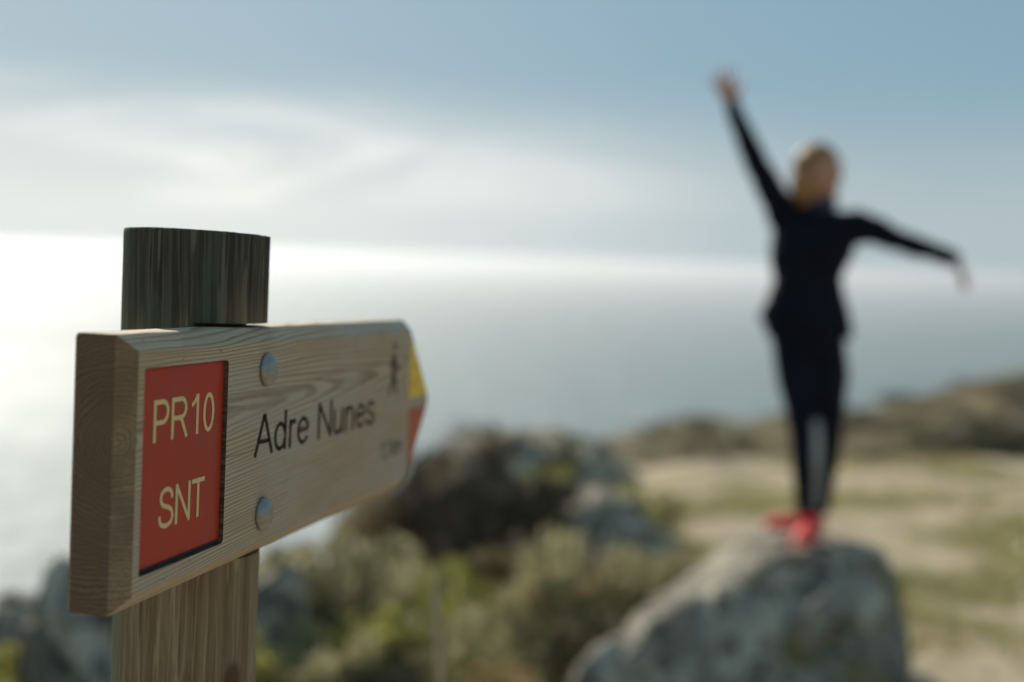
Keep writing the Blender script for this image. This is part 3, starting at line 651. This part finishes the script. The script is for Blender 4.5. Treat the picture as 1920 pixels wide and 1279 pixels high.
# post
def post_mat():
    m = Mat('post_wood', .85, .15); sp = m.n('ShaderNodeSeparateXYZ'); m.l(m.tc.outputs['Object'], sp.inputs[0])
    v = m.map((1, 1, 1)); wob = m.noise(m.map((9, 9, 4)), 1, 3, .5, col=True)
    vv = m.n('ShaderNodeVectorMath', operation='MULTIPLY_ADD'); m.l(wob, vv.inputs[0]); vv.inputs[1].default_value = (.014, .014, .0); m.l(m.tc.outputs['Object'], vv.inputs[2])
    w = vv.outputs[0]
    g1 = m.noise(m.map((95, 95, 2.2), src=w), 1, 3, .55, .3); g2 = m.noise(m.map((260, 260, 5), src=w), 1, 4, .6); g3 = m.noise(m.map((900, 900, 30), src=w), 1, 2, .6)
    st = m.noise(m.map((22, 22, 6), (4, 4, 0)), 1, 4, .6)
    c = m.mix(m.ramp(g1, .40, .60), (.175, .120, .070), (.255, .185, .115))
    c = m.mix(m.ramp(g2, .52, .66, 0, .40), c, (.34, .26, .17))
    c = m.mix(m.ramp(g2, .42, .33, 0, .45), c, (.085, .058, .036))
    gl = m.noise(m.map((70, 70, 1.6), (3, 8, 1), src=w), 1, 2, .5)
    c = m.mix(m.ramp(m.math('ABSOLUTE', m.math('SUBTRACT', gl, .5)), .022, .006, 0, .5), c, (.42, .33, .22))
    c = m.mix(m.ramp(g3, .35, .65, .25, 0), c, (.06, .045, .03))
    # weathered, algae darkened head
    ht = m.ramp(m.math('ADD', sp.outputs[2], m.math('MULTIPLY', m.math('SUBTRACT', st, .5), .10)), -.11, -.03)
    dk = m.mix(m.ramp(g2, .45, .65), (.032, .034, .026), (.080, .077, .057)); dk = m.mix(m.ramp(st, .52, .66, 0, .55), dk, (.065, .095, .06))
    dk = m.mix(m.ramp(m.math('ABSOLUTE', m.math('SUBTRACT', gl, .5)), .022, .006, 0, .55), dk, (.15, .14, .10))
    c = m.mix(m.math('MULTIPLY', ht, .90), c, dk)
    grn = m.math('MULTIPLY', m.ramp(sp.outputs[0], -.040, -.057), .7)  # greenish left edge, paled to put the sunlit rim into its colour
    c = m.mix(grn, c, (.15, .18, .11))
    kn = m.n('ShaderNodeVectorMath', operation='DISTANCE'); m.l(m.map((1, 1, .7)), kn.inputs[0]); kn.inputs[1].default_value = (.045, -.036, -.355 * .7)
    c = m.mix(m.ramp(kn.outputs['Value'], .012, .005, 0, .75), c, (.075, .032, .018))
    m.color(c); m.bump(m.math('ADD', m.math('MULTIPLY', g2, .6), m.math('MULTIPLY', g3, .35)), .8, .0012); return m.m
def build_post():
    K = 260; R_ = PR; zt_ = .0125; vb, vt = O.z - .0035, O.z + H_ + .0035
    cu = POSTC; slope = d_.z / math.hypot(d_.x, d_.y)
    notch = []                                         # heights of rows, and whether the row is cut back
    sc = .24 * d_.z
    zb, zu = O.z + sc - .0012, O.z + sc + H_ + .0030
    rows = [(z, 0) for z in np.linspace(gz - .25, zb, 170)] + [(zb + .0002, 1), (zu - .0002, 1)] + [(z, 0) for z in np.linspace(zu, zt_ - .0018, 70)]
    V = []; F = []
    def ring(z, c, shrink=0.0, top=False):
        cx0 = cu.x + LEAN * (z - cu.z); cy0 = cu.y
        for k in range(K):
            a = k / K * 6.283185; ca, sa = math.cos(a), math.sin(a)
            g = noise.noise(Vector((ca * 6, sa * 6, z * .8 + 3))) * .0009 + noise.noise(Vector((ca * 22, sa * 22, z * 2.0))) * .0003 + noise.noise(Vector((ca * 60, sa * 60, z * 4))) * .0002
            ck = noise.noise(Vector((ca * 9 + 4, sa * 9, z * .9 + 1))); g -= .0012 * max(0, 1 - abs(ck) * 26)
            r = R_ - shrink + g; p = Vector((cx0 + ca * r, cy0 + sa * r, 0)); off = (p - Vector((cx0, cy0, 0))).dot(Vector((d_.x, d_.y, 0)).normalized())
            zz = z + off * slope * (1 - sstep(zu + .01, zt_ - .005, z))
            if top: zz += noise.noise(Vector((ca * 18, sa * 18, 7))) * .0003 - .0014 * ca - .0020 * sa
            p.z = zz
            if c:
                dn = (p - O).dot(n_); lim = -T_ - .0006
                if dn > lim: p -= n_ * (dn - lim) * Vector((n_.x, n_.y, 0)).length; p.z = zz
            V.append(p - Vector(base.location))
    for z, c in rows: ring(z, c, top=False)
    # fade the tilt of the cut into the top rows
    nr = len(rows)
    ring(zt_ - .0010, 0, .0004, True); ring(zt_ - .0002, 0, .0012, True); ring(zt_, 0, .0026, True); ring(zt_ + .0002, 0, .012, True); ring(zt_ + .0002, 0, .035, True); nr += 5
    for i in range(nr - 1):
        for k in range(K): F.append((i * K + k, i * K + (k + 1) % K, (i + 1) * K + (k + 1) % K, (i + 1) * K + k))
    F.append(tuple((nr - 1) * K + k for k in range(K)))
    pm = mesh('post', V, F)
    o = link('post', pm, post_mat(), base)
    # keep the material frame at the old origin: object coords measured from the board height
    off = Vector((POSTC.x - base.location.x, POSTC.y - base.location.y, -base.location.z))
    pm.transform(Matrix.Translation(-off)); o.location = off
    pm.polygons.foreach_set('use_smooth', [True] * len(pm.polygons))
    es = o.modifiers.new('e', 'EDGE_SPLIT'); es.split_angle = rad(50)
build_post()

# ------------------------------------------------------------------ the woman
HX, HY, HZ = 1.335, 6.10, -1.175
person = empty('person', (HX, HY, HZ), 'woman in dark jacket and leggings standing on the boulder with arms flung wide', 'person')
def cap_mesh(parts, name, voxel, smooth_it=3, disp=0.0):
    """union of tapered limbs, ellipsoids and lofts as ONE continuous surface"""
    bm = bmesh.new()
    for pt in parts:
        if pt[0] == 'c':                                # chain of (point, radius)
            ch = [(Vector(p), r) for p, r in pt[1]]
            for (a, ra), (b, rb_) in zip(ch, ch[1:]):
                n = max(2, int((b - a).length / (min(ra, rb_) * .5)) + 1)
                for i in range(n + 1):
                    t = i / n; bmesh.ops.create_icosphere(bm, subdivisions=2, radius=ra * (1 - t) + rb_ * t, matrix=Matrix.Translation(a.lerp(b, t)))
        elif pt[0] == 'e':
            M = Matrix.Translation(pt[1]) @ (pt[3] if len(pt) > 3 else Matrix.Identity(4)) @ Matrix.Diagonal((*pt[2], 1)); bmesh.ops.create_icosphere(bm, subdivisions=3, radius=1, matrix=M)
        elif pt[0] == 'l':                              # loft of ellipses (centre, rx, ry)
            K = 24; rings_ = []
            for c, rx, ry in pt[1]: rings_.append([bm.verts.new((c[0] + rx * math.cos(k / K * 6.2832), c[1] + ry * math.sin(k / K * 6.2832), c[2])) for k in range(K)])
            for r0, r1 in zip(rings_, rings_[1:]):
                for k in range(K): bm.faces.new((r0[k], r0[(k + 1) % K], r1[(k + 1) % K], r1[k]))
            bm.faces.new(rings_[0][::-1]); bm.faces.new(rings_[-1])
    me = bpy.data.meshes.new(name); bm.to_mesh(me); bm.free(); o = bpy.data.objects.new('tmp', me); COL.objects.link(o)
    r = o.modifiers.new('r', 'REMESH'); r.mode = 'VOXEL'; r.voxel_size = voxel; r.use_smooth_shade = True
    s = o.modifiers.new('s', 'SMOOTH'); s.factor = .5; s.iterations = smooth_it
    bake(o); me = o.data; bpy.data.objects.remove(o)
    if disp:
        for v in me.vertices:
            q = noise.fractal(Vector((v.co.x * 9, v.co.y * 9, v.co.z * 14)), 1, 2, 3) + .6 * noise.noise(Vector((v.co.x * 22, v.co.y * 22, v.co.z * 30))) - 1.1 * max(0, 1 - 6 * abs(noise.noise(Vector((v.co.x * 5, v.co.y * 5, v.co.z * 11 + v.co.x * 9)))))
            v.co += v.normal * q * disp
    return me
def limb(*pts): return ('c', pts)
# joints (x right in the picture, y away from the viewer, z up; feet at the origin)
NK = (-.040, .0, 1.400); HD = Vector((-.046, -.005, 1.575))
LS, LE, LW = (-.190, .0, 1.375), (-.345, -.10, 1.625), (-.455, -.15, 1.835)
RS, RE, RW = (.120, .0, 1.360), (.315, -.06, 1.285), (.512, -.13, 1.222)
face = Vector((.66, -.75, .10)).normalized(); fr = Vector((-face.y, face.x, 0)).normalized() * -1; fu = fr.cross(face).normalized()
if fu.z < 0: fu = -fu
FM = Matrix((fr, face, fu)).transposed().to_4x4()
def fp(a, b, c): return HD + fr * a + face * b + fu * c
def hand(wr, dirv, side, curl, spread):
    """palm plus five separate fingers; dirv along the hand, side towards the thumb"""
    w = Vector(wr); dv = Vector(dirv).normalized(); sv = Vector(side); sv = (sv - dv * sv.dot(dv)).normalized(); nv = dv.cross(sv); P = []
    for k, o in enumerate((.030, .010, -.010, -.028)):
        base_ = w + dv * .075 + sv * o; P.append(limb((tuple(w + dv * .005 + sv * o * .45), .014), (tuple(base_), .0120)))
        ln = (.066, .074, .070, .055)[k]; ang = (o / .03) * spread; f0 = (dv + sv * ang).normalized(); c1 = (f0 + nv * curl * .5).normalized(); c2 = (f0 + nv * curl).normalized()
        p1 = base_ + f0 * ln * .42; p2 = p1 + c1 * ln * .33; p3 = p2 + c2 * ln * .28
        P.append(limb((tuple(base_), .0098), (tuple(p1), .0088), (tuple(p2), .0080), (tuple(p3), .0068)))
    b = w + dv * .022 + sv * .020; t1 = b + (dv * .5 + sv * .9).normalized() * .038; t2 = t1 + (dv * .8 + sv * .6).normalized() * .030
    P.append(limb((tuple(b), .0135), (tuple(t1), .0105), (tuple(t2), .0085))); return P
skin_parts = [
    ('e', HD, (.073, .092, .108), FM), ('e', fp(0, .022, -.045), (.056, .068, .066), FM), ('e', fp(0, .070, -.092), (.022, .020, .018), FM),
    ('e', fp(0, .088, .026), (.046, .012, .012), FM), ('e', fp(.036, .064, -.020), (.022, .022, .018), FM), ('e', fp(-.036, .064, -.020), (.022, .022, .018), FM),
    limb((tuple(fp(0, .088, .020)), .009), (tuple(fp(0, .104, -.014)), .012)), ('e', fp(.010, .094, -.018), (.008, .009, .008), FM), ('e', fp(-.010, .094, -.018), (.008, .009, .008), FM),
    ('e', fp(0, .086, -.050), (.024, .010, .006), FM), ('e', fp(0, .084, -.061), (.020, .010, .007), FM),
    ('e', fp(.074, -.004, -.004), (.009, .020, .032), FM), ('e', fp(-.074, -.004, -.004), (.009, .020, .032), FM),
    limb(((-.042, .015, 1.38), .056), (tuple(HD + Vector((0, .012, -.075))), .050)),
    ('l', [((-.060, 0, .86), .150, .105), ((-.064, 0, .94), .160, .112), ((-.070, 0, 1.04), .132, .095), ((-.072, 0, 1.12), .112, .084), ((-.062, 0, 1.22), .128, .094), ((-.050, 0, 1.32), .142, .096), ((-.040, 0, 1.385), .110, .07), ((-.040, 0, 1.42), .055, .05)]),
    limb((LS, .048), (LE, .036), (LW, .023)), limb((RS, .048), (RE, .036), (RW, .023)),
    limb(((-.12, 0, .88), .080), ((-.060, -.03, .52), .046), ((-.045, -.05, .36), .044), ((-.030, -.03, .10), .032), ((-.028, -.035, .06), .034)),
    limb(((-.005, 0, .88), .080), ((.020, .02, .52), .046), ((.020, .05, .36), .044), ((.012, .05, .10), .032), ((.012, .055, .06), .034)),
    limb(((-.028, -.035, .05), .034), ((-.09, -.09, .03), .026)), limb(((.012, .055, .05), .034), ((.0, -.06, .03), .026))]
skin_parts += hand(LW, (-.38, -.10, .92), (.9, .0, .35), .25, .34)
skin_parts += hand(RW, (.18, -.50, -.72), (-.5, -.8, .1), .45, .12)
SKIN = Mat('skin', .5, .4); SKIN.color(SKIN.mix(SKIN.ramp(SKIN.noise(SKIN.map((9, 9, 9)), 1, 3, .5), .4, .7), (.50, .27, .185), (.44, .22, .15))); SKIN.p.inputs['Subsurface Weight'].default_value = .08
body = link('body', cap_mesh(skin_parts, 'body', .0045, 3), SKIN.m, person)
eye_w = Mat('eye_white', .2, .5); eye_w.color((.6, .58, .55)); iris = Mat('eye_iris', .2, .5); iris.color((.04, .025, .015))
for sx_ in (-1, 1):
    bm = bmesh.new(); bmesh.ops.create_icosphere(bm, subdivisions=3, radius=.0115, matrix=Matrix.Translation(fp(sx_ * .031, .070, .008)))
    c = fp(sx_ * .031, .070, .008)
    for f in bm.faces: f.material_index = 1 if (f.calc_center_median() - c).normalized().dot(face) > .86 else 0
    m_ = bpy.data.meshes.new('eye'); bm.to_mesh(m_); bm.free(); link('eye', m_, [eye_w.m, iris.m], person)
def cloth_mat(name, c1, c2, rough=.8):
    m = Mat(name, rough, .12); m.color(m.mix(m.ramp(m.noise(m.map((5, 5, 5)), 1, 4, .6), .35, .65), c1, c2)); m.bump(m.noise(m.map((60, 60, 60)), 1, 4, .6), .3, .004)
    return m.m
jk = [('l', [((-.062, .0, .868), .178, .128), ((-.062, 0, .89), .188, .134), ((-.072, 0, .96), .188, .134), ((-.078, 0, 1.03), .170, .120), ((-.080, 0, 1.12), .148, .112), ((-.070, 0, 1.22), .180, .122), ((-.052, 0, 1.32), .186, .118), ((-.040, 0, 1.39), .115, .080), ((-.040, 0, 1.425), .070, .062), ((-.040, .004, 1.455), .063, .060)]),
      limb((LS, .070), (LE, .051), (tuple(Vector(LE).lerp(Vector(LW), .55)), .044), (tuple(Vector(LE).lerp(Vector(LW), .97)), .034)),
      limb((RS, .070), (RE, .051), (tuple(Vector(RE).lerp(Vector(RW), .55)), .044), (tuple(Vector(RE).lerp(Vector(RW), .97)), .034)),
      limb(((-.215, .0, .99), .048), ((-.250, -.01, .955), .032)),
      limb(((-.13, 0, 1.33), .085), ((-.19, -.01, 1.385), .078), ((-.235, -.035, 1.46), .062)), limb(((.05, 0, 1.330), .085), ((.118, -.005, 1.345), .078), ((.19, -.02, 1.330), .062))]
jacket = link('jacket', cap_mesh(jk, 'jacket', .007, 4, .006), cloth_mat('jacket_fabric', (.0035, .004, .009), (.006, .007, .014)), person)
scarf = Mat('collar_fabric', .8, .2); scarf.color((.05, .05, .085))
link('neck_scarf', cap_mesh([limb(((-.10, -.02, 1.435), .022), ((-.05, -.062, 1.438), .026), ((.0, -.045, 1.44), .024), ((.022, .0, 1.445), .022)), limb(((.022, 0, 1.445), .022), ((-.03, .055, 1.455), .024), ((-.10, .03, 1.445), .022), ((-.10, -.02, 1.435), .022))], 'scarf', .006, 3, .003), scarf.m, person)
LG = cloth_mat('leggings_fabric', (.004, .005, .012), (.007, .009, .018), .8)
lg = [('l', [((-.060, 0, .80), .150, .112), ((-.062, 0, .86), .158, .115), ((-.064, 0, .94), .150, .110)]),
      limb(((-.128, 0, .86), .100), ((-.106, -.01, .72), .096), ((-.078, -.03, .53), .074), ((-.060, -.045, .37), .070), ((-.042, -.03, .13), .048)),
      limb(((.000, 0, .86), .100), ((.026, .01, .72), .096), ((.040, .02, .53), .074), ((.042, .05, .37), .068), ((.026, .05, .13), .048))]
leggings = link('leggings', cap_mesh(lg, 'leggings', .007, 4, .003), LG, person)
GR = cloth_mat('grey_panel_fabric', (.34, .33, .33), (.44, .43, .42), .6)
link('calf_panel', cap_mesh([limb(((-.034, -.080, .50), .026), ((-.026, -.092, .38), .026), ((-.016, -.058, .15), .020))], 'panel', .006, 3), GR, leggings, label='light grey panel down the front shin')
WH = Mat('reflective_piping', .4, .5); WH.color((.6, .6, .62))
tube('piping', [(-.100, -.070, .50), (-.090, -.085, .38), (-.058, -.055, .16)], [.004, .004, .004], WH.m, leggings)
# shoes
def shoe(heel, dirv, label):
    h = Vector(heel); dv = Vector(dirv).normalized(); sv = Vector((-dv.y, dv.x, 0)); M = Matrix((dv, sv, Vector((0, 0, 1)))).transposed().to_4x4()
    up = [('e', h + dv * .035 + Vector((0, 0, .045)), (.052, .037, .048), M), ('e', h + dv * .10 + Vector((0, 0, .040)), (.085, .038, .038), M), ('e', h + dv * .185 + Vector((0, 0, .034)), (.062, .043, .030), M), limb((tuple(h + dv * .03 + Vector((0, 0, .06))), .040), (tuple(h + dv * .035 + Vector((0, 0, .090))), .038))]
    u = link('shoe', cap_mesh(up, 'shoe', .005, 3), RS_, person, label=label)
    so_ = [('e', h + dv * .045 + Vector((0, 0, .012)), (.060, .039, .014), M), ('e', h + dv * .12 + Vector((0, 0, .012)), (.10, .036, .012), M), ('e', h + dv * .19 + Vector((0, 0, .012)), (.066, .046, .013), M)]
    link('sole', cap_mesh(so_, 'sole', .005, 3), SO_, u)
RS_ = Mat('red_mesh_fabric', .6, .4); RS_.color(RS_.mix(RS_.ramp(RS_.noise(RS_.map((30, 30, 30)), 1, 3, .5), .4, .6), (.80, .030, .030), (.62, .02, .03))); RS_ = RS_.m
SO_ = Mat('shoe_sole', .6, .4); SO_.color((.60, .10, .09)); SO_ = SO_.m
shoe((.045, .075, .010), (-.85, .10, 0), 'red running shoe behind, its toe to the left')
shoe((-.020, -.020, .004), (-.35, -.85, 0), 'red running shoe in front, its toe towards the viewer')
# hair
hair_parts = [('e', fp(0, -.016, .022), (.095, .104, .108), FM), ('e', fp(0, -.060, -.045), (.094, .068, .095), FM), ('e', fp(.074, -.026, -.050), (.030, .054, .092), FM), ('e', fp(-.074, -.026, -.050), (.030, .054, .092), FM), ('e', fp(0, -.085, -.090), (.076, .046, .072), FM)]
HR = Mat('blonde_hair', .45, .5); hn = HR.noise(HR.map((70, 70, 9)), 1, 4, .6)
HR.color(HR.mix(HR.ramp(hn, .35, .65), (.17, .075, .022), (.50, .255, .075))); HR.bump(hn, .9, .006)
hm = cap_mesh(hair_parts, 'hair', .005, 3)
for v in hm.vertices:
    loc = v.co - HD; a = math.atan2(loc.dot(fr), loc.dot(face)); v.co += v.normal * (.0022 * math.sin(a * 34 + 2 * noise.noise(v.co * 9)) + .002 * noise.noise(v.co * 12))
    b = loc.dot(face)                                     # clear the face opening
    lim = .020 if loc.dot(fu) < .050 else .075
    if b > lim: v.co -= face * (b - lim)
link('hair', hm, HR.m, person)
